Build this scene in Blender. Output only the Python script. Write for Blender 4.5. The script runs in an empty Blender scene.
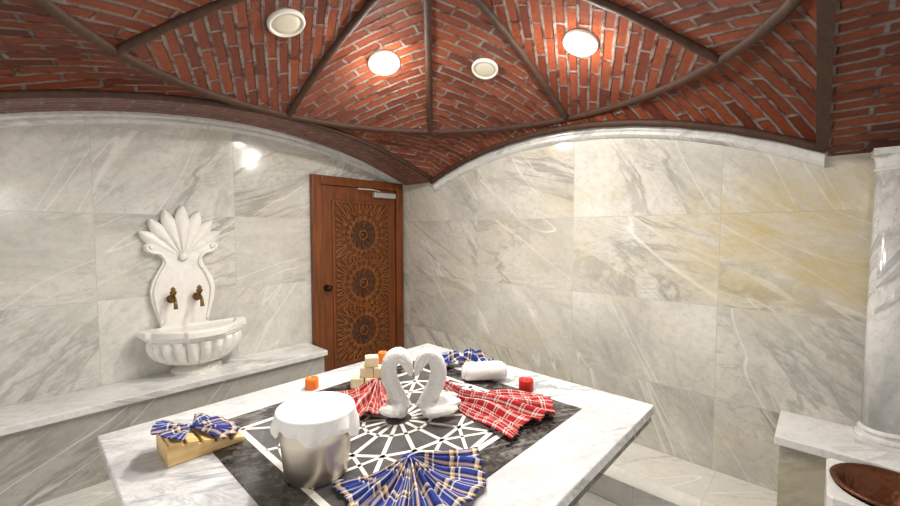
import bpy, bmesh, math, random
from mathutils import Vector, Matrix
random.seed(7)
PI = math.pi
S = bpy.context.scene
COL = S.collection
def rad(d): return d*PI/180

# ------------------------------------------------------------------ mesh helpers
class MB:
    def __init__(s): s.v=[]; s.f=[]; s.uv={}
    def add(s, vs, fs, uvs=None):
        o=len(s.v); s.v += [tuple(p) for p in vs]; s.f += [tuple(i+o for i in f) for f in fs]
        if uvs:
            for i,u in enumerate(uvs): s.uv[o+i]=u
    def box(s,x0,x1,y0,y1,z0,z1,M=None):
        vs=[Vector((x,y,z)) for z in (z0,z1) for y in (y0,y1) for x in (x0,x1)]
        if M: vs=[M@v for v in vs]
        s.add(vs,[(0,2,3,1),(4,5,7,6),(0,1,5,4),(2,6,7,3),(0,4,6,2),(1,3,7,5)])
    def loft(s, loops, cap0=True, cap1=True, closed=True):
        n=len(loops[0]); vs=[p for l in loops for p in l]; fs=[]
        for i in range(len(loops)-1):
            for j in range(n if closed else n-1):
                k=(j+1)%n
                fs.append((i*n+j,i*n+k,(i+1)*n+k,(i+1)*n+j))
        if cap0: fs.append(tuple(range(n-1,-1,-1)))
        if cap1: fs.append(tuple((len(loops)-1)*n+j for j in range(n)))
        s.add(vs,fs)
    def lathe(s, prof, n=40, c=(0,0,0), M=None, fl=None, caps=True):
        loops=[]
        for r,z in prof:
            l=[]
            for j in range(n):
                a=2*PI*j/n; q=r*(fl(a,z) if fl else 1)
                p=Vector((c[0]+q*math.cos(a),c[1]+q*math.sin(a),c[2]+z))
                l.append(M@p if M else p)
            loops.append(l)
        s.loft(loops,caps,caps)
    def tube(s, path, rad_, n=12, flat=1.0, fold=0.):
        P=[Vector(p) for p in path]; loops=[]
        R=rad_ if isinstance(rad_,(list,tuple)) else [rad_]*len(P)
        t=(P[1]-P[0]).normalized()
        u=t.orthogonal().normalized()
        for i,p in enumerate(P):
            a=P[max(i-1,0)]; b=P[min(i+1,len(P)-1)]
            t=(b-a).normalized()
            u=(u-t*u.dot(t)).normalized(); w=t.cross(u)
            l=[]
            for k in range(n):
                f=2*PI*k/n; q=R[i]*(1+fold*(abs(math.sin(2.5*f+.07*i))**.6-.6))
                l.append(p+(u*math.cos(f)+w*math.sin(f)*flat)*q)
            loops.append(l)
        s.loft(loops)
    def grid(s, rows, uvs=None):
        n=len(rows[0]); vs=[p for r in rows for p in r]
        fs=[(i*n+j,i*n+j+1,(i+1)*n+j+1,(i+1)*n+j) for i in range(len(rows)-1) for j in range(n-1)]
        s.add(vs,fs,[u for r in uvs for u in r] if uvs else None)
    def prism(s, outline, d0, d1, f):        # f(a,b,d)->point
        s.loft([[f(a,b,d0) for a,b in outline],[f(a,b,d1) for a,b in outline]])
    def build(s, name, mat, parent=None, smooth=False, loc=None, bevel=0, sub=0, solid=0, recalc=True, uvo=None):
        me=bpy.data.meshes.new(name); me.from_pydata(s.v,[],s.f); me.update()
        if recalc:
            bm=bmesh.new(); bm.from_mesh(me); bmesh.ops.recalc_face_normals(bm,faces=bm.faces); bm.to_mesh(me); bm.free()
        ul=me.uv_layers.new(name='UVMap'); du=uvo or (random.random()*5,random.random()*5)
        for p in me.polygons:
            n=p.normal; ax=max(range(3),key=lambda k:abs(n[k]))
            for li in p.loop_indices:
                vi=me.loops[li].vertex_index
                if vi in s.uv: ul.data[li].uv=s.uv[vi]
                else:
                    c=me.vertices[vi].co
                    a,b=((c.y,c.z),(c.x,c.z),(c.x,c.y))[ax]
                    ul.data[li].uv=(a+du[0],b+du[1])
        if smooth:
            for p in me.polygons: p.use_smooth=True
        o=bpy.data.objects.new(name,me); COL.objects.link(o); me.materials.append(mat)
        if parent: o.parent=parent
        if loc: o.location=loc
        if solid:
            m=o.modifiers.new('solid','SOLIDIFY'); m.thickness=solid; m.offset=0
        if bevel:
            m=o.modifiers.new('bevel','BEVEL'); m.width=bevel; m.segments=2; m.limit_method='ANGLE'; m.angle_limit=rad(40)
        if sub:
            m=o.modifiers.new('sub','SUBSURF'); m.levels=sub; m.render_levels=sub
        return o
def fluff(o,st,size,sub=1):
    if sub:
        m=o.modifiers.new('sub','SUBSURF'); m.levels=sub; m.render_levels=sub
    tx=bpy.data.textures.new('terry_clouds','CLOUDS'); tx.noise_scale=size; tx.noise_depth=2
    m=o.modifiers.new('fluff','DISPLACE'); m.texture=tx; m.strength=st; m.mid_level=.5; m.texture_coords='LOCAL'
def tag(o,label=None,cat=None,group=None,kind=None):
    if label: o['label']=label
    if cat: o['category']=cat
    if group: o['group']=group
    if kind: o['kind']=kind
    return o
def thing(name,label,cat,loc=(0,0,0),rotz=0,group=None,kind=None):
    o=bpy.data.objects.new(name,None); COL.objects.link(o); o.empty_display_size=.1
    o.location=loc; o.rotation_euler=(0,0,rotz)
    return tag(o,label,cat,group,kind)
def smoothpath(P,k=6):
    P=[Vector(p) for p in P]; out=[]
    for i in range(len(P)-1):
        a=P[max(i-1,0)];b=P[i];c=P[i+1];d=P[min(i+2,len(P)-1)]
        for q in range(k):
            t=q/k
            out.append(.5*((2*b)+(c-a)*t+(2*a-5*b+4*c-d)*t*t+(3*b-a-3*c+d)*t**3))
    out.append(P[-1]); return out
def lerpl(vals,n):
    out=[]
    for i in range(n):
        t=i/(n-1)*(len(vals)-1); k=min(int(t),len(vals)-2); out.append(vals[k]+(vals[k+1]-vals[k])*(t-k))
    return out

# ------------------------------------------------------------------ materials
class MT:
    def __init__(s,name):
        s.m=bpy.data.materials.new(name); s.m.use_nodes=True; s.nt=s.m.node_tree
        s.b=s.nt.nodes['Principled BSDF']
    def n(s,t,**k):
        nd=s.nt.nodes.new(t)
        for a,v in k.items(): setattr(nd,a,v)
        return nd
    def l(s,a,b): s.nt.links.new(a,b)
    def put(s,sock,v):
        if isinstance(v,bpy.types.NodeSocket): s.l(v,sock)
        else: sock.default_value=v
    def math(s,op,a,b=None,c=None):
        nd=s.n('ShaderNodeMath',operation=op)
        for i,v in enumerate((a,b,c)):
            if v is not None: s.put(nd.inputs[i],v)
        return nd.outputs[0]
    def mix(s,f,a,b,blend='MIX'):
        nd=s.n('ShaderNodeMix',data_type='RGBA',blend_type=blend)
        s.put(nd.inputs[0],f); s.put(nd.inputs[6],a); s.put(nd.inputs[7],b)
        return nd.outputs[2]
    def rng(s,v,a,b,c=0.,d=1.):
        nd=s.n('ShaderNodeMapRange',interpolation_type='SMOOTHSTEP')
        s.put(nd.inputs[0],v)
        for i,q in enumerate((a,b,c,d)): nd.inputs[i+1].default_value=q
        return nd.outputs[0]
    def uv(s): return s.n('ShaderNodeTexCoord').outputs['UV']
    def obj(s): return s.n('ShaderNodeTexCoord').outputs['Object']
    def mapping(s,v,loc=(0,0,0),rot=(0,0,0),sc=(1,1,1)):
        nd=s.n('ShaderNodeMapping'); s.l(v,nd.inputs[0])
        nd.inputs[1].default_value=loc; nd.inputs[2].default_value=rot; nd.inputs[3].default_value=sc
        return nd.outputs[0]
    def turn(s,v,deg,sc):      # rotate first, then stretch
        return s.mapping(s.mapping(v,rot=(0,0,rad(deg))),sc=sc)
    def noise(s,v,sc,det=4,rough=.55,dist=0.):
        nd=s.n('ShaderNodeTexNoise'); s.l(v,nd.inputs['Vector'])
        nd.inputs['Scale'].default_value=sc; nd.inputs['Detail'].default_value=det
        nd.inputs['Roughness'].default_value=rough; nd.inputs['Distortion'].default_value=dist
        return nd.outputs[0]
    def bump(s,h,st=.3,d=.01):
        nd=s.n('ShaderNodeBump'); s.put(nd.inputs['Height'],h)
        nd.inputs['Strength'].default_value=st; nd.inputs['Distance'].default_value=d
        s.l(nd.outputs[0],s.b.inputs['Normal'])
    def col(s,c): s.put(s.b.inputs['Base Color'],c)
    def set(s,rough=.5,metal=0.,spec=None,emit=None,es=0):
        s.b.inputs['Roughness'].default_value=rough; s.b.inputs['Metallic'].default_value=metal
        if spec is not None: s.b.inputs['Specular IOR Level'].default_value=spec
        if emit: s.b.inputs['Emission Color'].default_value=emit; s.b.inputs['Emission Strength'].default_value=es
        return s
def C(r,g,b): # sRGB 0..255 -> linear
    f=lambda c:(c/255/12.92 if c/255<=.04045 else ((c/255+.055)/1.055)**2.4)
    return (f(r),f(g),f(b),1)

def marble(name,base,vein,slab=None,off=(0,0),tint=0.,rough=.16,vs=1.0,vstr=.8,rot=32,mort=C(118,114,106),mk=.3,cloudk=.5,stain=None):
    t=MT(name); v=t.uv(); vec=v; fac=None; r=None
    if slab:
        br=t.n('ShaderNodeTexBrick'); br.offset=0; br.squash=1
        t.l(t.mapping(v,loc=(off[0],off[1],0)),br.inputs['Vector'])
        br.inputs['Color1'].default_value=(0,0,0,1); br.inputs['Color2'].default_value=(1,1,1,1)
        br.inputs['Mortar'].default_value=(.5,.5,.5,1); br.inputs['Scale'].default_value=1
        br.inputs['Mortar Size'].default_value=.0025; br.inputs['Mortar Smooth'].default_value=.3
        br.inputs['Brick Width'].default_value=slab[0]; br.inputs['Row Height'].default_value=slab[1]
        r=br.outputs['Color']; fac=br.outputs['Fac']
        ad=t.n('ShaderNodeVectorMath',operation='MULTIPLY_ADD')
        t.l(r,ad.inputs[0]); ad.inputs[1].default_value=(9,17,3); t.l(v,ad.inputs[2]); vec=ad.outputs[0]
        vr=t.n('ShaderNodeVectorRotate',rotation_type='Z_AXIS'); t.l(vec,vr.inputs['Vector']); t.l(t.math('MULTIPLY',t.math('SUBTRACT',r,.5),.9),vr.inputs['Angle']); vec=vr.outputs[0]
    n1=t.noise(t.turn(vec,rot,(.42*vs,1.7*vs,1)),1.1,9,.62,1.0)
    vein1=t.rng(t.math('ABSOLUTE',t.math('SUBTRACT',n1,.5)),0.,.038,1,0)
    n2=t.noise(t.turn(vec,rot+14,(.6*vs,1.9*vs,1)),2.6,8,.66,1.5)
    vein2=t.rng(t.math('ABSOLUTE',t.math('SUBTRACT',n2,.52)),0.,.023,.57,0)
    n3=t.noise(t.turn(vec,rot-16,(.3*vs,2.4*vs,1)),1.2,2,.5,.2)
    pale=t.rng(t.math('ABSOLUTE',t.math('SUBTRACT',n3,.5)),0.,.007,.45,0)
    cloud=t.rng(t.noise(t.turn(vec,rot,(.75*vs,1.3*vs,1)),1.25,9,.68,.8),.36,.76)
    fine=t.noise(vec,22,5,.75)
    mask=t.rng(t.noise(vec,1.1,2),.38,.68)
    c=t.mix(t.math('MULTIPLY',cloud,cloudk),base,vein)
    vv=t.math('MULTIPLY',t.math('MAXIMUM',vein1,vein2),t.math('MULTIPLY_ADD',mask,.75*vstr,.11*vstr))
    c=t.mix(vv,c,vein)
    c=t.mix(t.math('MULTIPLY',t.rng(fine,.42,.75),.28),c,vein)
    if slab:
        c=t.mix(t.math('MULTIPLY',r,.24),c,C(172,166,150))     # each slab its own tone
        c=t.mix(pale,c,C(240,239,234))
    if tint:
        ty=t.rng(t.noise(t.mapping(vec,sc=(.7,1.6,1),loc=(5,2,0)),1.3,5,.65,.6),.45,.7)
        c=t.mix(t.math('MULTIPLY',ty,tint),c,C(198,181,136))
    if stain:
        sp=t.n('ShaderNodeSeparateXYZ'); t.l(v,sp.inputs[0])
        du=t.math('DIVIDE',t.math('SUBTRACT',sp.outputs[0],stain[0]),stain[2]); dv=t.math('DIVIDE',t.math('SUBTRACT',sp.outputs[1],stain[1]),stain[3])
        rr=t.math('ADD',t.math('MULTIPLY',du,du),t.math('MULTIPLY',dv,dv))
        sm=t.math('MULTIPLY',t.rng(rr,.05,1.5,1,0),t.rng(t.noise(t.turn(vec,rot,(.7,2.6,1)),2.4,7,.7,.6),.30,.66))
        c=t.mix(t.math('MULTIPLY',sm,.72),c,C(192,171,106))
    if fac is not None: c=t.mix(t.math('MULTIPLY',fac,mk),c,mort)
    t.col(c); t.set(rough)
    t.bump(t.math('MULTIPLY',fine,.15) if fac is None else t.math('SUBTRACT',t.math('MULTIPLY',fine,.05),fac),.06,.003)
    return t.m
def plain(name,c,rough=.5,metal=0.,noise=0.,nsc=20,bump=0.,bsc=60,c2=None,emit=None,es=0,sheen=0):
    t=MT(name); t.set(rough,metal,emit=emit,es=es); v=t.obj()
    if noise: t.col(t.mix(t.math('MULTIPLY',t.rng(t.noise(v,nsc,5),.3,.7),noise),c,c2 or (c[0]*.4,c[1]*.4,c[2]*.4,1)))
    else: t.col(c)
    if bump: t.bump(t.noise(v,bsc,3,.7),bump,.006)
    if sheen: t.b.inputs['Sheen Weight'].default_value=sheen
    return t.m
def wood(name,c1,c2,sc=(30,30,2.5),rough=.35):
    t=MT(name); v=t.mapping(t.obj(),sc=sc); n=t.noise(v,1.,6,.65,.8)
    t.col(t.mix(t.rng(n,.3,.7),c1,c2)); t.set(rough); t.bump(n,.15,.004); return t.m
def plaid(name,period,su,sv):
    t=MT(name); u=t.uv(); sep=t.n('ShaderNodeSeparateXYZ'); t.l(u,sep.inputs[0])
    cs=[]
    for i,st in enumerate((su,sv)):
        fr=t.math('FRACT',t.math('MULTIPLY',sep.outputs[i],1/period))
        rp=t.n('ShaderNodeValToRGB'); cr=rp.color_ramp; cr.interpolation='CONSTANT'
        cr.elements[0].position=0; cr.elements[0].color=st[0][1]
        cr.elements[1].position=st[1][0]; cr.elements[1].color=st[1][1]
        for p,c in st[2:]:
            e=cr.elements.new(p); e.color=c
        t.l(fr,rp.inputs[0]); cs.append(rp.outputs[0])
    wv=t.noise(t.uv(),400,1)
    t.col(t.mix(t.rng(wv,.3,.7,.35,.65),cs[0],cs[1])); t.set(.85,spec=.2); t.bump(wv,.2,.002)
    return t.m

M_WL=marble('marble_wall_left',C(220,218,210),C(138,138,134),slab=(.86,.58),off=(.53,.1),rot=-26,tint=.18,rough=.12,mk=.15,cloudk=.5,vstr=.85)
M_WR=marble('marble_wall_right',C(217,214,204),C(132,131,126),slab=(.97,.58),off=(.5,.11),tint=.3,rot=-28,stain=(.05,1.46,.78,.44),cloudk=.55,rough=.14,mk=.15,vstr=.85)
M_FL=marble('marble_floor',C(214,212,205),C(160,157,150),slab=(.6,.6),tint=.1)
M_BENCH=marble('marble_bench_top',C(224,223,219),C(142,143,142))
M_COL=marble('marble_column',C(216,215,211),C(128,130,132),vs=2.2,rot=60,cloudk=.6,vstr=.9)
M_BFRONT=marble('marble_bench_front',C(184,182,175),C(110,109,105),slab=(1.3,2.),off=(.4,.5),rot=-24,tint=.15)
M_RFRONT=marble('marble_bench_front_right',C(190,184,168),C(124,118,104),tint=.4)
M_TOP=marble('marble_table',C(224,224,223),C(122,127,134),rough=.08,vs=1.5,vstr=.9)
M_WHITE=marble('carved_white_marble',C(240,237,230),C(190,188,182),rough=.3,vstr=.35,cloudk=.22)
M_BLACK=marble('black_marble',C(22,18,18),C(190,184,178),rough=.12,vs=2.8,vstr=.65,cloudk=.02)
M_GREY=plain('grey_inlay_marble',C(92,90,89),.2,noise=.4,nsc=14)
M_RIB=plain('brown_rib',C(72,43,25),.65,noise=.7,nsc=26,bump=.9,bsc=34)
M_TERRY=plain('white_terry',C(248,246,242),1.,noise=.28,nsc=150,bump=1.,bsc=260,c2=C(192,190,186),sheen=.2)
M_CLOTH=plain('white_cotton',C(242,240,236),.9,noise=.15,nsc=60,bump=.4,bsc=220,c2=C(206,204,200))
M_PINE=wood('pine_wood',C(236,206,150),C(212,172,110),sc=(40,4,40),rough=.5)
M_DOOR=wood('door_wood',C(128,67,24),C(88,44,14))
M_DOORD=wood('door_wood_dark',C(84,45,16),C(54,28,9))
M_PANEL=wood('panel_wood',C(110,61,23),C(82,44,15))
M_CARVE=wood('carved_wood',C(144,85,33),C(112,62,22),rough=.3)
M_BRASS=plain('aged_brass',C(140,104,58),.35,1.,noise=.5,nsc=30)
M_BRONZE=plain('dark_bronze',C(58,42,28),.35,.9)
M_CHROME=plain('satin_metal',C(205,205,202),.3,.6)
M_SOAP=plain('cream_soap',C(232,216,180),.6,noise=.3,nsc=30,bump=.15,bsc=50,c2=C(212,188,140))
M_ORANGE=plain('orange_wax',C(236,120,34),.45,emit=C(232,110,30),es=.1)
M_RED=plain('red_wax',C(200,34,24),.45)
M_WICK=plain('wick',C(40,34,30),.8)
M_LAMPON=plain('lamp_glow',(1,1,1,1),.5,emit=(1,.99,.97,1),es=80)
M_LAMPOFF=plain('lamp_white',C(206,198,178),.5)
M_LAMPRIM=plain('lamp_rim',C(222,218,208),.4)
def steel():
    t=MT('dull_silver'); v=t.mapping(t.obj(),sc=(8,8,120)); n=t.noise(v,1,3)
    t.col(C(216,206,190)); t.set(.36,.95); t.bump(n,.08,.003); return t.m
M_STEEL=steel()
def hammered():
    t=MT('hammered_copper'); n=t.noise(t.obj(),12,4); t.col(t.mix(n,C(124,74,48),C(74,42,26))); t.set(.42,.75)
    vo=t.n('ShaderNodeTexVoronoi'); t.l(t.obj(),vo.inputs['Vector']); vo.inputs['Scale'].default_value=45
    t.bump(vo.outputs['Distance'],.35,.006); return t.m
M_COPPER=hammered()
def brickmat(name):
    t=MT(name); v=t.uv()
    w=t.n('ShaderNodeVectorMath',operation='MULTIPLY_ADD')
    nn=t.n('ShaderNodeTexNoise'); t.l(v,nn.inputs['Vector']); nn.inputs['Scale'].default_value=22; nn.inputs['Detail'].default_value=4
    t.l(nn.outputs['Color'],w.inputs[0]); w.inputs[1].default_value=(.013,.013,0); t.l(v,w.inputs[2])
    br=t.n('ShaderNodeTexBrick'); br.offset=.5; t.l(w.outputs[0],br.inputs['Vector'])
    br.inputs['Color1'].default_value=C(184,90,50); br.inputs['Color2'].default_value=C(126,54,30)
    br.inputs['Scale'].default_value=1; br.inputs['Brick Width'].default_value=.27; br.inputs['Row Height'].default_value=.068
    br.inputs['Mortar Size'].default_value=.012; br.inputs['Mortar Smooth'].default_value=.5
    mn=t.rng(t.noise(v,8,5,.7),.39,.56)
    t.l(t.mix(mn,C(92,50,35),C(174,165,156)),br.inputs['Mortar'])
    n=t.noise(v,34,8,.8); big=t.noise(v,3,3)
    c=t.mix(t.math('MULTIPLY',t.rng(n,.37,.69),.56),br.outputs['Color'],C(86,36,20))
    c=t.mix(t.math('MULTIPLY',t.rng(big,.45,.7),.3),c,C(168,94,56))
    t.col(c); t.set(.3)
    t.bump(t.math('ADD',t.math('MULTIPLY',n,.9),t.math('MULTIPLY',br.outputs['Fac'],-1.2)),1.,.05)
    return t.m
M_BRICK=brickmat('red_brick')
BL=C(46,64,138); NV=C(24,30,78); WH=C(230,226,216); YE=C(222,186,106); OR=C(196,120,72)
M_BLUE=plaid('blue_plaid',.12,[(0,BL),(.22,WH),(.31,BL),(.42,NV),(.52,YE),(.61,WH),(.69,OR),(.74,NV),(.88,BL)],
             [(0,BL),(.26,NV),(.38,WH),(.46,YE),(.54,NV),(.68,WH),(.75,BL)])
RD=C(172,34,42); DR=C(116,22,32); BK=C(56,28,42); W2=C(222,208,200)
M_REDP=plaid('red_plaid',.075,[(0,RD),(.26,W2),(.40,RD),(.50,BK),(.57,RD),(.66,YE),(.69,RD),(.78,W2),(.88,DR)],
             [(0,RD),(.3,BK),(.37,RD),(.46,W2),(.58,DR),(.69,W2),(.78,RD)])

# ------------------------------------------------------------------ camera
cam=bpy.data.cameras.new('camera'); co=bpy.data.objects.new('camera',cam); COL.objects.link(co)
CAM=Vector((0,0,1.516)); PITCH=rad(3.0)
co.location=CAM; co.rotation_euler=(PI/2-PITCH,0,rad(-47)); cam.lens=16; cam.sensor_width=36; cam.clip_start=.02
S.camera=co
F=Vector((math.cos(rad(43)),math.sin(rad(43)),0)); RI=Vector((math.sin(rad(43)),-math.cos(rad(43)),0)); UP=Vector((0,0,1))
def ray(px,py):
    fw=F*math.cos(PITCH)-UP*math.sin(PITCH); up=UP*math.cos(PITCH)+F*math.sin(PITCH)
    return (fw+RI*((px-450)/400)-up*((py-253)/400)).normalized()
def onplane(px,py,z):      # where the line of sight meets a level surface
    d=ray(px,py); p=CAM+d*((z-CAM.z)/d.z); return p

# ------------------------------------------------------------------ room dimensions (metres)
XW,YW=2.964,3.50           # right wall plane x, left wall plane y
ZF=-.16                    # floor; ledges and benches stand at 0
XA,XB,YA,YB=-.47,2.90,0.0,2.965
CX,CY,RR,ZR,HD=1.39,1.46,1.485,2.385,.50
def seg(d,a,zs,za):
    h=za-zs; R=(a*a+h*h)/(2*h); d=min(abs(d),a); return za-R+math.sqrt(R*R-d*d)
def zL(x): return seg(x-1.25,1.72,2.035,2.385)
def zR(y): return seg(y-1.46,1.505,1.98,2.315)+.05*max(-1,min(1,(y-1.46)/1.5))
def zS(x): return seg(x-1.25,1.70,1.92,2.36)

def struct(o,label,cat): return tag(o,label,cat,kind='structure')
m=MB(); m.box(-1.2,3.1,-1.2,3.62,ZF-.1,ZF); struct(m.build('floor',M_FL,uvo=(0,0)),'pale marble floor around the slab table','floor')
m=MB(); m.box(-1.2,XW,YW,YW+.12,ZF,2.5); struct(m.build('wall_left',M_WL,uvo=(0,0)),'veined marble wall behind the wash basin and door','wall')
m=MB(); m.box(XW,XW+.12,-1.2,YW+.12,ZF,2.5); struct(m.build('wall_right',M_WR,uvo=(0,0)),'veined marble wall with a yellowish patch to the right of the door','wall')
m=MB(); m.box(2.44,XW-.001,-1.2,2.92,ZF,0); tag(m.build('marble_ledge',M_FL,bevel=.006),'low raised marble ledge along the foot of the right wall','ledge')
m=MB(); m.box(-1.2,XW-.001,2.92,YW-.001,ZF,0); tag(m.build('marble_ledge',M_FL,bevel=.006),'low raised marble ledge in front of the left bench and door','ledge')

# dome + pendentives + barrel soffits: the brick ceiling (the dome is a little conical)
PW=1.5
def domez(r): return ZR+HD*(1-min(1.,r/RR)**PW)
def dome(th,f,off=0):     # f: 0 at the crown .. 1 at the ring
    r=RR*f; return Vector((CX+r*math.cos(th),CY+r*math.sin(th),domez(r)-off))
def rot2(u,v,a):
    c,s=math.cos(rad(a)),math.sin(rad(a)); return (u*c+v*s,-u*s+v*c)
m=MB()
GA=[45,-45,45,-45,45,-45,45,-45]
for g in range(8):
    rows=[];uvs=[]; off=random.random()*3
    for i in range(25):
        f=1-i/24; r=[];u=[]
        for j in range(13):
            th=g*PI/4+PI/4*j/12; d=th-g*PI/4-PI/8
            r.append(dome(th,f)); q=rot2(RR*f*math.sin(d),1.08*RR*(1-f*math.cos(d)),GA[g]); u.append((q[0]+off,q[1]+off))
        rows.append(r);uvs.append(u)
    m.grid(rows,uvs)
def bound(th):
    c,s=math.cos(th),math.sin(th)
    tx=((XB if c>0 else XA)-CX)/c if abs(c)>1e-6 else 1e9
    ty=((YB if s>0 else YA)-CY)/s if abs(s)>1e-6 else 1e9
    t=min(tx,ty); x,y=CX+c*t,CY+s*t
    if tx<ty: z=zR(y)
    else: z=zL(x) if s>0 else zS(x)
    return Vector((x,y,z))
ths=sorted([2*PI*k/200 for k in range(201)]+[math.atan2(y-CY,x-CX)%(2*PI) for x in (XA,XB) for y in (YA,YB)])
rows=[];uvs=[]
for th in ths:
    a=dome(th,1); b=bound(th); L=(b-a).length; r=[];u=[]
    for k in range(11):
        s=k/10; p=a.lerp(b,s)+Vector((math.cos(th)*.10,math.sin(th)*.10,.12))*L*4*s*(1-s)*.5
        r.append(p)
        dx,dy=p.x-CX,p.y-CY
        u.append(rot2(-dx+.35*(p.z-2.2),dy-.35*(p.z-2.2),18))
    rows.append(r);uvs.append(u)
m.grid(rows,uvs)
def soffit(fn,a0,a1,b0,b1,mk,n=60,rot=False):
    rows=[];uvs=[];s=0;pp=None
    for i in range(n+1):
        a=a0+(a1-a0)*i/n; z=fn(a)
        if pp: s+=math.hypot(a-pp[0],z-pp[1])
        pp=(a,z)
        bs=[b0+(b1-b0)*k/4 for k in range(5)]
        rows.append([mk(a,b,z) for b in bs]); uvs.append([(b,s) if rot else (s,b) for b in bs])
    m.grid(rows,uvs)
soffit(zL,-1.2,XW,YB,YW,lambda a,b,z:Vector((a,b,z)))
soffit(zR,YA,YB,XB,XW,lambda a,b,z:Vector((b,a,z)))
soffit(zS,-1.2,XW,-1.2,YA,lambda a,b,z:Vector((a,b,z)),rot=True)
struct(m.build('ceiling',M_BRICK,smooth=True,recalc=False),'red brick dome on brick arches over the room','ceiling')
# ribs
tn=[0]
def trim(mb,mat,label,smooth=True):
    tn[0]+=1; return struct(mb.build('trim_%d'%tn[0],mat,smooth=smooth),label,'ceiling trim' if mat==M_RIB else 'moulding')
def ribtube(P,r): 
    mb=MB(); mb.tube(P,[r*(1+.07*math.sin(i*.9)) for i in range(len(P))],8); return mb
for g in range(8):
    trim(ribtube([dome(g*PI/4,.03+.97*i/40,.004) for i in range(41)],.025),M_RIB,'brown rib running up the brick dome between two gores')
trim(ribtube([dome(2*PI*i/144,1,.002) for i in range(145)],.026),M_RIB,'brown ring around the foot of the brick dome')
trim(ribtube([(x,YB,zL(x)-.004) for x in [XA+(XB-XA)*i/80 for i in range(81)]],.024),M_RIB,'brown edge of the brick arch above the wash basin and door')
trim(ribtube([(XB-.006,y,zR(y)-.002) for y in [YA+(YB-YA)*i/80 for i in range(81)]],.025),M_RIB,'brown edge of the arch along the right marble wall')
def sweep(pts,prof,mk):     # prof: list of (depth, dz)
    mb=MB(); mb.loft([[mk(a,d,z+dz) for d,dz in prof] for a,z in pts]); return mb
xs=[-.6+(XW-.002+.6)*i/60 for i in range(61)]
ys=[.01+(YB-.01)*i/70 for i in range(71)]
m=sweep([(x,zS(x)) for x in [XA+(2.86-XA)*i/50 for i in range(51)]],[(-.004,.02),(.045,.02),(.045,-.022),(-.004,-.022)],lambda a,d,z:Vector((a,d,z)))
trim(m,M_RIB,'flat brown rib where the dome bay meets the next brick arch',False)
prof=[(0,.02),(.045,.02),(.045,-.018),(.032,-.03),(.032,-.05),(.016,-.066),(0,-.072)]
m=sweep([(x,zL(x)) for x in xs],prof,lambda a,d,z:Vector((a,YW-d,z))); trim(m,M_BENCH,'white marble arch moulding above the wash basin',False)
prof2=[(0,.0),(.044,.0),(.044,-.036),(.032,-.048),(.032,-.068),(.016,-.083),(0,-.09)]
m=sweep([(y,zR(y)-.006) for y in ys],prof2,lambda a,d,z:Vector((XW-d,a,z))); trim(m,M_BENCH,'white marble arch moulding on the right wall',False)

# ------------------------------------------------------------------ ceiling lights
def ceiling_light(px,py,r,on,label):
    d=ray(px,py); t=.5
    for _ in range(4000):
        p=CAM+d*t
        if p.z>=domez(math.hypot(p.x-CX,p.y-CY)): break
        t+=.001
    rr=math.hypot(p.x-CX,p.y-CY); sl=HD*PW*(rr/RR)**(PW-1)/RR
    n=Vector((-(p.x-CX)/rr*sl,-(p.y-CY)/rr*sl,-1)).normalized(); r*=t/2.6
    o=thing('ceiling_light',label,'ceiling light',p); o.rotation_mode='QUATERNION'; o.rotation_quaternion=n.to_track_quat('Z','Y')
    mb=MB(); 
    loops=[[Vector((q*math.cos(2*PI*j/36),q*math.sin(2*PI*j/36),z)) for j in range(36)] for q,z in [(r,-.03),(r,.014),(r*.93,.022),(r*.82,.018),(r*.8,.004)]]
    mb.loft(loops,True,True); mb.build('frame',M_LAMPRIM,o,True)
    mb=MB(); mb.lathe([(r*.79,.006),(r*.79,.012),(r*.5,.016),(.001,.017)],36); mb.build('diffuser',M_LAMPON if on else M_LAMPOFF,o,True)
    if on:
        L=bpy.data.lights.new('downlight','SPOT'); L.energy=on; L.spot_size=rad(150); L.spot_blend=.9; L.shadow_soft_size=.025; L.color=(1,.96,.895)
        lo=bpy.data.objects.new('downlight',L); COL.objects.link(lo); lo.location=p+n*.06
        lo.rotation_euler=(Vector((.9,1.2,0))-p).to_track_quat('-Z','Y').to_euler()
        L=bpy.data.lights.new('lamp_glow','POINT'); L.energy=14; L.shadow_soft_size=.03; L.color=(1,.96,.895)  # extra point light added for the halo on bricks round the lamp
        lo=bpy.data.objects.new('lamp_glow',L); COL.objects.link(lo); lo.location=p+n*.15
ceiling_light(286,22,.098,0,'round unlit ceiling light, leftmost in the brick dome')
ceiling_light(384,62,.092,105,'bright lit ceiling light in the dome gore above the door')
ceiling_light(485,68,.078,0,'round unlit ceiling light between the two lit ones')
ceiling_light(581,42,.098,76,'bright lit ceiling light, rightmost in the brick dome')

# ------------------------------------------------------------------ benches
t=thing('marble_bench','long marble bench carrying the wash basin along the left wall','bench',(0,0,0))
m=MB(); m.box(-1.2,1.784,3.115,YW-.002,.445,.49); m.build('seat',M_BENCH,t,bevel=.006)
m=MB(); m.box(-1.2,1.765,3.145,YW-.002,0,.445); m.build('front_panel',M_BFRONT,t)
t=thing('marble_bench','short grey marble bench under the column at right','bench',(0,0,0))
m=MB(); m.box(2.556,XW-.002,-1.2,.145,.445,.49); m.build('seat',M_BENCH,t,bevel=.006)
m=MB(); m.box(2.58,XW-.002,-1.2,.125,0,.445); m.build('front_panel',M_RFRONT,t)
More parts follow.
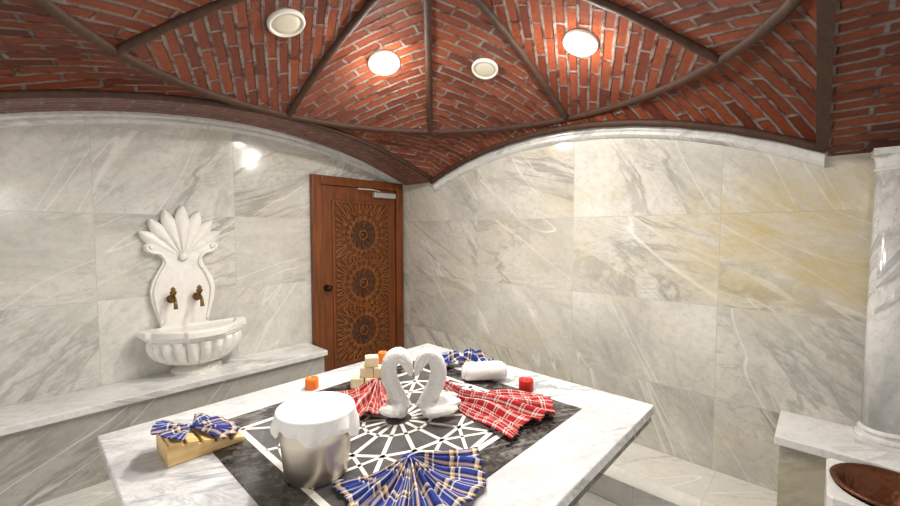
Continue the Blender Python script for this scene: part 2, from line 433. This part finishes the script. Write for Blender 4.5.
# column
t=thing('column','white marble column standing on the right bench','column',(2.83,-.245,.49))
m=MB(); m.box(-.1,.1,-.1,.1,0,.02); m.lathe([(.098,.02),(.1,.03),(.096,.04),(.086,.045),(.084,.053),(.089,.06),(.089,.066),(.082,.073),(.076,.078)],40); m.build('base',M_COL,t)
m=MB(); m.lathe([(.076,.078),(.075,.6),(.072,1.31)],40); m.build('shaft',M_COL,t,True)
m=MB(); m.lathe([(.072,1.31),(.078,1.315),(.078,1.326),(.073,1.332),(.075,1.36),(.082,1.388)],40); m.box(-.086,.086,-.086,.086,1.388,1.418); m.build('capital',M_COL,t)

# ------------------------------------------------------------------ door
t=thing('door_1','carved brown wooden door with three rosettes','door',(0,0,0),kind='structure')
x0,x1,zt=1.84,2.93,2.05
m=MB(); m.box(x0,x0+.095,YW-.055,YW-.001,.001,zt); m.box(x1-.095,x1,YW-.055,YW-.001,.001,zt); m.box(x0+.095,x1-.095,YW-.055,YW-.001,zt-.085,zt)
m.build('door_frame',M_DOOR,t,bevel=.008)
m=MB(); m.box(x0+.1,x1-.1,YW-.03,YW-.002,.01,zt-.09); m.build('door_leaf',M_DOOR,t,bevel=.004)
pc,pz0,pz1,pw=2.40,.22,1.80,.32
m=MB()
for a,b,c,d in ((pc-pw-.03,pc-pw,pz0-.03,pz1+.03),(pc+pw,pc+pw+.03,pz0-.03,pz1+.03),(pc-pw,pc+pw,pz0-.03,pz0),(pc-pw,pc+pw,pz1,pz1+.03)):
    m.box(a,b,YW-.042,YW-.03,c,d)
m.build('panel_moulding',M_DOOR,t,bevel=.004)
m=MB(); m.box(pc-pw,pc+pw,YW-.033,YW-.03,pz0,pz1); m.build('carved_panel',M_PANEL,t)
y0,y1=YW-.034,YW-.048
def strip2(mb,a,b,w,y0=y0,y1=y1):
    d=Vector((b[0]-a[0],0,b[1]-a[1])); 
    if d.length<1e-4: return
    n=Vector((-d.z,0,d.x)).normalized()*w/2; A=Vector((a[0],0,a[1]));B=Vector((b[0],0,b[1]))
    q=[A+n,A-n,B-n,B+n]; mb.loft([[p+Vector((0,y0,0)) for p in q],[p+Vector((0,y1,0)) for p in q]])
ZC=(1.485,.99,.50)
def clipr(c,ang,r):
    dx,dz=math.cos(ang),math.sin(ang); lim=r
    up=min([z for z in ZC if z>c+.1]+[2*pz1-c]); dn=max([z for z in ZC if z<c-.1]+[2*pz0-c])
    if abs(dx)>1e-6: lim=min(lim,pw/abs(dx))
    if dz>1e-6: lim=min(lim,((c+up)/2-c)/dz)
    if dz<-1e-6: lim=min(lim,(c-(c+dn)/2)/-dz)
    return lim
RO_=.243; RI_=.160
for zi,zc in enumerate(ZC):
    P=lambda r,a:(pc+r*math.cos(a),zc+r*math.sin(a))
    def ringm(mb,r,w,ya=y0,yb=y1):
        n=48; lo=[]
        for j in range(n+1):
            a=2*PI*j/n; c,s=math.cos(a),math.sin(a)
            lo.append([Vector((pc+(r+dr)*c,yy,zc+(r+dr)*s)) for dr,yy in ((-w/2,ya),(-w/2,yb),(w/2,yb),(w/2,ya))])
        mb.loft(lo,False,False)
    m=MB(); ringm(m,RI_,.016); ringm(m,.045,.014)
    if zi==1: ringm(m,RO_,.014)
    for k in range(20):
        a=2*PI*(k+.5)/20; r=clipr(zc,a,.45)
        strip2(m,P(RI_+.006,a),P(r,a),.014)
    for k in range(20):
        a=2*PI*k/20; b=2*PI*(k+.5)/20; c=2*PI*(k+1)/20
        ra=clipr(zc,a,.45); rc_=clipr(zc,c,.45)
        strip2(m,P(RI_,a),P(.205,b),.010); strip2(m,P(RI_,c),P(.205,b),.010)
        if ra>.225: strip2(m,P(.205,b),P(ra*.98,a),.011)
        if rc_>.225: strip2(m,P(.205,b),P(rc_*.98,c),.011)
    ros=m.build('rosette',M_CARVE,t,bevel=.002)
    m=MB()
    for k in range(12):
        a=2*PI*k/12; pts=[]
        for q in range(14):
            s=1 if q<7 else -1
            f=q/6 if q<7 else 1-(q-7)/6
            rr=.054+.094*f; w=.019*math.sin(PI*min(1,f*.93+.04))*s
            pts.append((pc+rr*math.cos(a)-w*math.sin(a),zc+rr*math.sin(a)+w*math.cos(a)))
        m.loft([[Vector((p[0],y0,p[1])) for p in pts],[Vector((p[0],y1+.004,p[1])) for p in pts]])
    m.build('petals',M_DOORD,ros)
    m=MB(); m.lathe([(.036,0),(.032,.01),(.016,.018),(.001,.02)],20,M=Matrix.Translation((pc,YW-.034,zc))@Matrix.Rotation(PI/2,4,'X')); m.build('boss',M_DOORD,ros,True)
m=MB(); m.lathe([(.032,0),(.032,.008),(.012,.012),(.012,.035),(.027,.045),(.03,.058),(.02,.07),(.001,.073)],24,M=Matrix.Translation((x0+.145,YW-.03,.98))@Matrix.Rotation(PI/2,4,'X')); m.build('knob',M_BRONZE,t,True)
m=MB(); m.box(2.52,2.80,YW-.085,YW-.035,1.875,1.93); m.build('door_closer',M_CHROME,t,bevel=.006)
m=MB(); m.tube([(2.58,YW-.09,1.94),(2.45,YW-.14,1.945),(2.32,YW-.075,1.95)],.008,8); m.build('closer_arm',M_CHROME,t)

# ------------------------------------------------------------------ wash fountain
FX=.85; BO=-.035; SO=.025
t=thing('wash_fountain','carved white marble wash basin with tall lotus-topped backboard','wash basin',(FX,YW,.49))
half=[(.15,.30),(.158,.36),(.178,.44),(.200,.52),(.207,.60),(.194,.67),(.160,.74),(.132,.79),(.124,.83),(.152,.86),(.200,.872),(.232,.895),(.236,.93),(.218,.948),(.19,.94),(.14,.955),(.1,.985),(.06,1.0)]
outl=[(a+BO,b) for a,b in half]+[(-a+BO,b) for a,b in reversed(half)]
m=MB(); m.prism(outl,-.002,-.04,lambda a,b,d:Vector((a,d,b))); m.build('backboard',M_WHITE,t,bevel=.008)
for sx in (-1,1):
    m=MB()
    m.tube([p+Vector((BO,0,0)) for p in smoothpath([(sx*.143,-.04,.36),(sx*.166,-.043,.48),(sx*.18,-.043,.6),(sx*.148,-.043,.71),(sx*.104,-.043,.80),(sx*.132,-.043,.865),(sx*.19,-.043,.885),(sx*.217,-.043,.912),(sx*.207,-.043,.933),(sx*.19,-.043,.925),(sx*.195,-.043,.908)],5)],.012,8)
    m.build('scroll',M_WHITE,t,True)
for k in (0,6,1,5,2,4,3):
    a=rad(-52.5+17.5*k); L=.370-.022*abs(k-3); W=.048; dz=.006*(3-abs(k-3))
    loops=[]
    for i in range(21):
        s=i/20; w=W*min(1,(s*1.2+.10))*(1 if s<.58 else (1-((s-.58)/.425)**2)**.75)
        r=.02+L*s; l=[]
        for q in range(11):
            e=-1+q/5; hgt=.024+dz+.022*(1-e*e)
            x=r*math.sin(a)+e*w*math.cos(a); z=r*math.cos(a)-e*w*math.sin(a)
            l.append(Vector((x+BO,-hgt,.835+z)))
        l+= [Vector((l[-1].x,-.004,l[-1].z)),Vector((l[0].x,-.004,l[0].z))]
        loops.append(l)
    m=MB(); m.loft(loops); m.build('lotus_petal',M_WHITE,t)
m=MB(); m.lathe([(.001,.0),(.026,.0),(.03,.010),(.02,.022),(.001,.026)],24,M=Matrix.Translation((BO,-.046,.845))@Matrix.Rotation(PI/2,4,'X')); m.build('lotus_boss',M_WHITE,t,True)
def D(a,b,z,fl=0,step=0,n=183,yb=-.04):
    l=[]
    for j in range(n):
        th=PI+PI*j/(n-1); f=1+fl*(abs(math.sin(11*th))**.7-.6)
        if step: f*=1+step*(.5+.5*math.tanh(9*math.cos(4*th)))
        l.append(Vector((SO+a*f*math.cos(th),yb+(b*f)*math.sin(th),z)))
    return l
m=MB()
loops=[D(.10,.11,.056),D(.15,.155,.063,.06),D(.205,.207,.082,.12),D(.252,.244,.115,.16),D(.282,.268,.16,.17),D(.296,.281,.205,.16),D(.300,.285,.24,.12),D(.299,.285,.256,.05),
       D(.300,.286,.258),D(.306,.292,.266,0,.05),D(.312,.298,.274,0,.05),D(.312,.298,.290,0,.06),D(.320,.305,.294,0,.09),D(.320,.305,.332,0,.09),D(.316,.301,.337,0,.09),
       D(.276,.262,.337,yb=-.045),D(.268,.254,.32,yb=-.05),D(.245,.23,.23,yb=-.05),D(.15,.14,.15,yb=-.05),D(.03,.03,.13,yb=-.05)]
m.loft(loops); m.build('basin',M_WHITE,t)
m=MB(); m.loft([D(.165,.19,0),D(.165,.19,.02),D(.135,.15,.033),D(.100,.110,.044),D(.104,.114,.054),D(.112,.122,.062)]); m.build('foot',M_WHITE,t)
for sx in (-.085+BO,.08+BO):
    tp=MB(); tp.lathe([(.030,0),(.030,.006),(.015,.012),(.013,.05),(.017,.055),(.017,.075),(.012,.08)],20,M=Matrix.Translation((sx,-.04,.54))@Matrix.Rotation(PI/2,4,'X'))
    tap=tp.build('tap',M_BRASS,t,True)
    m=MB(); P=smoothpath([(sx,-.105,.54),(sx,-.135,.542),(sx,-.155,.53),(sx,-.163,.505),(sx,-.165,.48)],5); m.tube(P,lerpl([.013,.012,.011,.012,.015],len(P)),12); m.build('spout',M_BRASS,tap,True)
    m=MB(); m.lathe([(.009,.535),(.009,.567),(.017,.577),(.023,.593),(.013,.607),(.017,.617),(.001,.635)],16,c=(sx,-.105,0)); m.build('handle',M_BRASS,tap,True)

# ------------------------------------------------------------------ slab table
TX0,TX1,TY0,TY1,TZ=.20,2.25,.62,2.35,.604
tcx,tcy=(TX0+TX1)/2,(TY0+TY1)/2; hx,hy=(TX1-TX0)/2,(TY1-TY0)/2
t=thing('slab_table','large square marble slab table with a black bordered star inlay','massage table',(tcx,tcy,0))
m=MB(); m.box(-hx,hx,-hy,hy,.555,TZ); m.build('tabletop',M_TOP,t,bevel=.006)
m=MB(); m.box(-hx+.012,hx-.012,-hy+.012,hy-.012,.515,.555); m.build('moulding',M_BLACK,t)
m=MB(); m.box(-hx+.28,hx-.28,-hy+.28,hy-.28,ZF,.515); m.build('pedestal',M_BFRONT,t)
ix,iy=hx*.70,hy*.70; bw=.15
m=MB()
z0,z1=TZ-.002,TZ+.0010
m.box(-ix,ix,-iy,-iy+bw,z0,z1); m.box(-ix,ix,iy-bw,iy,z0,z1); m.box(-ix,-ix+bw,-iy+bw,iy-bw,z0,z1); m.box(ix-bw,ix,-iy+bw,iy-bw,z0,z1)
m.build('inlay_border',M_BLACK,t)
jx,jy=ix-bw,iy-bw
m=MB(); m.box(-jx,jx,-jy,jy,z0,TZ+.0006); m.build('inlay_ground',M_GREY,t)
m=MB()
def strip(a,b,w):
    A=Vector((a[0],a[1],0));B=Vector((b[0],b[1],0)); d=B-A; n=Vector((-d.y,d.x,0)).normalized()*w/2
    q=[A+n,A-n,B-n,B+n]; m.loft([[p+Vector((0,0,z0)) for p in q],[p+Vector((0,0,TZ+.0014)) for p in q]])
E=lambda k,n,s:(jx*s*math.cos(2*PI*k/n),jy*s*math.sin(2*PI*k/n))
def lim(a):
    c,s=math.cos(a)*jx,math.sin(a)*jy
    return min(jx/abs(c) if abs(c)>1e-6 else 9,jy/abs(s) if abs(s)>1e-6 else 9)
N=16
for k in range(N):
    a=2*PI*k/N; s=lim(a)*.985
    strip(E(k,N,.12),(jx*s*math.cos(a),jy*s*math.sin(a)),.018)
    for q,w in ((.97,.022),(.64,.018),(.32,.016)): strip(E(k,N,q),E(k+1,N,q),w)
    strip(E(k,N,.64),E(k+1,N,.97),.015); strip(E(k,N,.64),E(k-1,N,.97),.015)
for a,b in (((-jx,-jy),(jx,-jy)),((jx,-jy),(jx,jy)),((jx,jy),(-jx,jy)),((-jx,jy),(-jx,-jy))): strip(a,b,.026)
m.build('inlay_star',M_WHITE,t)
TT=TZ+.0018
def TP(px,py): return onplane(px,py,TT)

# ------------------------------------------------------------------ cloth fans
def fan(mb,c,axis,A,R,k,amp,W,r0=.02,z0=.006,gz=.03,seed=0,M=None,loose=1.):
    nr=30; nt=k*18; rows=[];uvs=[]
    for i in range(nr+1):
        f=i/nr; r=[];u=[]
        for j in range(nt+1):
            s=-1+2*j/nt; th=rad(axis+A*s+loose*(4*math.sin(5*s+seed)*f+2*math.sin(8*s+2*seed+2*f)*f))
            rr=(r0+(R-r0)*f)*(1+loose*(.08*math.sin(4.1*s+seed)+.03*math.sin(9*s+seed*3))+.015*math.sin(k*PI*s))
            ph=k*PI*s+loose*(1.5*math.sin(3*s+seed)+1.1*f*math.sin(4*s+seed)+.5*math.sin(5*f+2*s))
            pl=.5+.5*math.cos(ph)
            env=.35+.65*math.sin(PI*min(1,f*.8+.12))
            z=z0+amp*env*pl*(.65+.35*math.sin(4.3*s+seed*2+1.2*f))+gz*math.exp(-(f*R/.08)**2)
            z+=loose*amp*.22*(1+math.sin(6*f+4*s+seed))*f+loose*amp*.12*(1+math.sin(11*f-6*s+seed))*f
            p=Vector((c[0]+rr*math.cos(th),c[1]+rr*math.sin(th),z))
            r.append(M@p if M else p); u.append((s*W/2+seed,R*f*1.1))
        rows.append(r);uvs.append(u)
    mb.grid(rows,uvs)
def fan_towel(label,loc,halves,k,amp,mat,knot=.0,gz=.03,M=None,z0=.005,rotz=0,loose=1.):
    t=thing('plaid_towel',label,'towel',loc,rotz)
    for q,(ax,A,R,W) in enumerate(halves):
        m=MB(); fan(m,(0,0),ax,A,R,k,amp,W,seed=q*1.7+.4,gz=gz,M=M,z0=z0,loose=loose)
        m.build('cloth',mat,t,True,solid=.004)
    if knot:
        m=MB(); n=20
        ax=rad(halves[0][0]); loops=[]
        for i in range(9):
            f=-1+i/4; rr=knot*math.sqrt(max(.08,1-.5*f*f))
            l=[]
            for j in range(n):
                a=2*PI*j/n; q=rr*(1+.07*math.cos(5*a))
                p=Vector((f*.026*math.cos(ax)-q*math.cos(a)*math.sin(ax),f*.026*math.sin(ax)+q*math.cos(a)*math.cos(ax),z0+knot+q*.85*math.sin(a)))
                l.append(M@p if M else p)
            loops.append(l)
        m.loft(loops); m.build('knot',mat,t,True)
    return t
p=TP(410,470)
fan_towel('large blue and yellow plaid towel gathered in a bow in front of the bucket',p,[(189,38,.285,1.1),(-76,56,.29,1.4)],7,.036,M_BLUE,gz=.035,knot=.032,loose=.5)
p=TP(462,366)
fan_towel('blue plaid towel gathered behind the white towel roll',p,[(133,50,.20,.7),(-47,50,.20,.7)],5,.07,M_BLUE,gz=.05,knot=.034)
p=TP(441,398)
fan_towel('red and white plaid towel spread right of the swans',p,[(-75,33,.57,1.1)],7,.06,M_REDP,gz=.06,loose=.8)
p=TP(379,392)
fan_towel('red plaid towel spread left of the swans by the soap',p,[(210,50,.34,.9)],6,.06,M_REDP,gz=.05,loose=.75)

# ------------------------------------------------------------------ slatted headrest with towel: slopes down towards the slab's middle
q0,q1=TP(163,468),TP(245,443)
hw=.10; hd=.15; HB=.085
hc=(q0+q1)/2+Vector((0,hw,0))
t=thing('wooden_headrest','low sloping slatted pine wedge at the left corner of the slab','headrest',(hc.x,hc.y,TT),PI/2)
zs=lambda y:.008+(HB-.008)*((y+hd)/(2*hd-.02))
sl=math.atan2(HB-.008,2*hd-.02)
pf=lambda a,b,d:Vector((d,a,b))
for sx in (-1,1):
    xo=sx*(hw-.012)
    m=MB(); m.prism([(-hd,0),(hd-.02,0),(hd-.02,zs(hd-.02)),(-hd,.008)],xo-.007,xo+.007,pf); m.build('side_board',M_PINE,t,bevel=.002)
for k in range(5):
    f=(k+.5)/5; yy=-hd+(2*hd-.02)*f; zz=zs(yy)+.006
    m=MB(); m.box(-hw-.006,hw+.006,-.0215,.0215,-.005,.009,Matrix.Translation((0,yy,zz))@Matrix.Rotation(sl,4,'X')); m.build('slat',M_PINE,t,bevel=.002)
m=MB(); m.box(-hw+.022,hw-.022,hd-.034,hd-.022,.0,zs(hd-.03)-.004); m.build('end_board',M_PINE,t,bevel=.002)
Mx=Matrix.Rotation(sl,4,'X')
yo=.03; zo=zs(yo)+.020
fan_towel('blue plaid towel lying in soft pleats on the pine wedge',(hc.x-yo,hc.y+.0,TT+zo),[(94,64,.14,.8),(-86,64,.18,.8)],5,.020,M_BLUE,gz=.008,M=Mx,z0=.006,knot=.014,rotz=PI/2,loose=.6)

# ------------------------------------------------------------------ bucket and cloth
bp=TP(317,470); BX,BY=bp.x,bp.y
t=thing('metal_bucket','silver metal bucket under the white cloth','bucket',(BX,BY,TT))
m=MB(); m.lathe([(.05,0),(.110,0),(.116,.006),(.122,.06),(.129,.14),(.136,.236),(.132,.236),(.125,.14),(.118,.06),(.110,.01),(.03,.008)],64); m.build('body',M_STEEL,t,True)
m=MB(); m.lathe([(.1325,.229),(.138,.229),(.140,.235),(.138,.241),(.1325,.241),(.1325,.229)],64,caps=False); m.build('rim',M_STEEL,t,True)
m=MB(); rows=[]
nt=220
for i in range(60):
    r=[]
    for j in range(nt+1):
        a=2*PI*j/nt
        dg=lambda c:abs(((math.degrees(a)-c+180)%360)-180)
        Lh=.038+.012*math.sin(5*a+.6)+.006*math.sin(11*a)+.085*math.exp(-dg(318)/20)+.04*math.exp(-dg(248)/14)+.025*math.exp(-dg(170)/16)+.04*math.exp(-dg(60)/25)
        s=i/59
        if s<.4:
            q=s/.4; rr=.132*q; z=.249-.030*(1-q**3)+(.008*math.sin(3*a+5*q)+.005*math.sin(5*a-6*q))*q*(1-q**4)
        elif s<.5:
            q=(s-.4)/.1; rr=.132+.0115*math.sin(q*PI/2); z=.249+.002*math.sin(q*PI)-.007*(1-math.cos(q*PI/2))
        else:
            q=(s-.5)/.5; w=min(1,q*1.4)
            rr=.1435+(.006+.011*math.cos(9*a+1.2*math.sin(2*a)+.6*q)+.005*math.sin(14*a+2*q))*w*(.45+Lh/.14)
            rr=max(rr,.1435-.004*q); z=.242-Lh*q
        r.append(Vector((rr*math.cos(a),rr*math.sin(a),z)))
    rows.append(r)
m.grid(rows); o=m.build('white_cloth',M_CLOTH,None,True,loc=(BX,BY,TT),solid=.0025)
tag(o,'white cloth draped over the silver bucket','cloth')

# ------------------------------------------------------------------ swans
CS=TP(416,416)
def swan(sx,label):
    t=thing('towel_swan',label,'towel swan',CS+RI*(-.01),rad(-47),None)
    P=smoothpath([(sx*.043,0,.04),(sx*.077,0,.10),(sx*.113,0,.175),(sx*.122,0,.24),(sx*.102,0,.292),(sx*.069,0,.304),(sx*.042,0,.282),(sx*.025,-.002,.246),(sx*.013,-.003,.205)],8)
    n=len(P); m=MB(); m.tube(P,lerpl([.034,.037,.037,.036,.035,.034,.030,.021,.006],n),40,1.15,fold=.13); fluff(m.build('neck',M_TERRY,t,True),.008,.009)
    m=MB(); loops=[]
    for i in range(25):
        s=i/24; R=.055*math.sin(PI*min(.985,.10+.885*s**.8))**.75
        l=[]
        for j in range(44):
            a=2*PI*j/44; q=R*(1+.13*(abs(math.sin(3.5*a+s*2))**.6-.6))
            l.append(Vector((sx*(.034+.20*s if sx>0 else .030+.11*s),.012+q*1.5*math.cos(a),max(.002,.043+.03*s*s+q*math.sin(a)*(1-.3*s)))))
        loops.append(l)
    m.loft(loops); fluff(m.build('body',M_TERRY,t,True),.008,.011)
    for sy in (-1,1):
        e=.215 if sx>0 else .13
        m=MB(); P2=smoothpath([(sx*.07,sy*.06,.042),(sx*.10,sy*.085,.06),(sx*(e*.5+.07),sy*.088,.072),(sx*e,sy*.07,.075)],6)
        m.tube(P2,lerpl([.020,.028,.025,.008],len(P2)),24,.6,fold=.12); fluff(m.build('wing',M_TERRY,t,True),.006,.010)
    return t
swan(-1,'white towel swan forming the left half of the heart')
swan(1,'white towel swan forming the right half of the heart')

# ------------------------------------------------------------------ towel roll
p=TP(484,380)
t=thing('rolled_towel','white rolled towel lying beside the red plaid towel','towel',(p.x,p.y,TT),rad(-40))
m=MB(); loops=[]
for i in range(15):
    x=-.13+.26*i/14; e=min(1,(.13-abs(x))/.03); R=.055*(.8+.2*math.sqrt(max(0,e)))
    loops.append([Vector((x,R*1.1*math.cos(2*PI*j/28),.059+R*math.sin(2*PI*j/28)*(1+.03*math.sin(x*40)))) for j in range(28)])
m.loft(loops); fluff(m.build('roll',M_TERRY,t,True),.006,.016)
for sx in (-1,1):
    m=MB()
    m.tube([(sx*.131,(.005+.038*q/40)*math.cos(q*.45),.059+(.005+.036*q/40)*math.sin(q*.45)) for q in range(41)],.005,6)
    m.build('spiral_end',M_TERRY,t,True)

# ------------------------------------------------------------------ soaps, candles
b=TP(374,386); A=rad(-47)
soaps=[(-.092,-.01,0,3,'cream soap block at the left end of the bottom row'),(-.004,-.02,0,-4,'cream soap block in the middle of the bottom row'),
       (.082,-.005,0,6,'cream soap block at the right end of the bottom row'),(-.04,.0,1,8,'cream soap block on the left of the second layer'),
       (.045,-.004,1,-6,'cream soap block on the right of the second layer'),(-.012,.0,2,14,'cream soap block on top of the small stack')]
for x,y,l,rz,lab in soaps:
    m=MB(); m.box(-.0385,.0385,-.034,.034,0,.0605); p=b+RI*x+F*y
    o=m.build('soap_block',M_SOAP,None,bevel=.007,loc=(p.x,p.y,TT+l*.061)); o.rotation_euler=(0,0,A+rad(rz)); tag(o,lab,'soap','cream soap blocks in the stack')
def candle(p,h,r,mat,label):
    t=thing('candle',label,'candle',(p.x,p.y,TT))
    m=MB(); m.lathe([(r*.6,0),(r*.95,.0),(r,.005),(r,h-.005),(r*.95,h),(r*.8,h),(r*.7,h-.006),(r*.2,h-.01)],28); m.build('wax',mat,t,True,bevel=0)
    m=MB(); m.tube([(0,0,h-.014),(.001,0,h),(.004,0,h+.008)],.0018,6); m.build('wick',M_WICK,t)
candle(TP(312,388),.06,.038,M_ORANGE,'small orange candle near the back edge, left of the soap')
candle(TP(383,369),.115,.032,M_ORANGE,'small orange candle peeking out behind the soap stack')
candle(TP(526,390),.065,.042,M_RED,'small bright red candle beside the red plaid towel')

# ------------------------------------------------------------------ right: square marble basin block with a copper bowl
kp=onplane(892,486,.58); KX,KY=kp.x,kp.y
t=thing('marble_basin','square grey-white marble basin block holding the copper bowl at the right edge','wash basin',(KX,KY,0))
def sq(h,z,n=64): 
    l=[]
    for j in range(n):
        a=2*PI*(j+.5)/n; q=h/max(abs(math.cos(a)),abs(math.sin(a))); l.append(Vector((q*math.cos(a),q*math.sin(a),z)))
    return l
def ci(r,z,n=64): return [Vector((r*math.cos(2*PI*(j+.5)/n),r*math.sin(2*PI*(j+.5)/n),z)) for j in range(n)]
m=MB(); m.loft([sq(.175,ZF),sq(.175,.545),sq(.171,.55),ci(.160,.55),ci(.155,.545),ci(.13,.48),ci(.08,.44),ci(.02,.43)]); m.build('basin',M_BENCH,t)
o=MB(); o.lathe([(.02,.444),(.08,.452),(.118,.492),(.143,.545),(.150,.556),(.166,.562),(.168,.568),(.164,.572),(.150,.570),(.138,.548),(.113,.496),(.075,.462),(.02,.454)],48)
o=o.build('copper_bowl',M_COPPER,None,True,loc=(KX,KY,.0)); tag(o,'hammered brown copper bowl sitting in the square marble basin at lower right','bowl')

# ------------------------------------------------------------------ light
w=bpy.data.worlds.new('world'); S.world=w; w.use_nodes=True
w.node_tree.nodes['Background'].inputs[0].default_value=(1,.976,.93,1); w.node_tree.nodes['Background'].inputs[1].default_value=.86
def area(loc,tgt,e,size,c=(1,.96,.895)):
    L=bpy.data.lights.new('fill_light','AREA'); L.energy=e; L.size=size; L.color=c
    o=bpy.data.objects.new('fill_light',L); COL.objects.link(o); o.location=loc
    o.rotation_euler=(Vector(tgt)-Vector(loc)).to_track_quat('-Z','Y').to_euler()
area((CX,CY,2.76),(CX,CY,0),34,.4)  # unseen fill lamp added below the crown, no fixture there
area((-.3,-.5,2.1),(1.5,1.7,1.2),13,.8)  # front fill added above and behind the camera, not a fixture of the room
S.view_settings.view_transform='Standard'
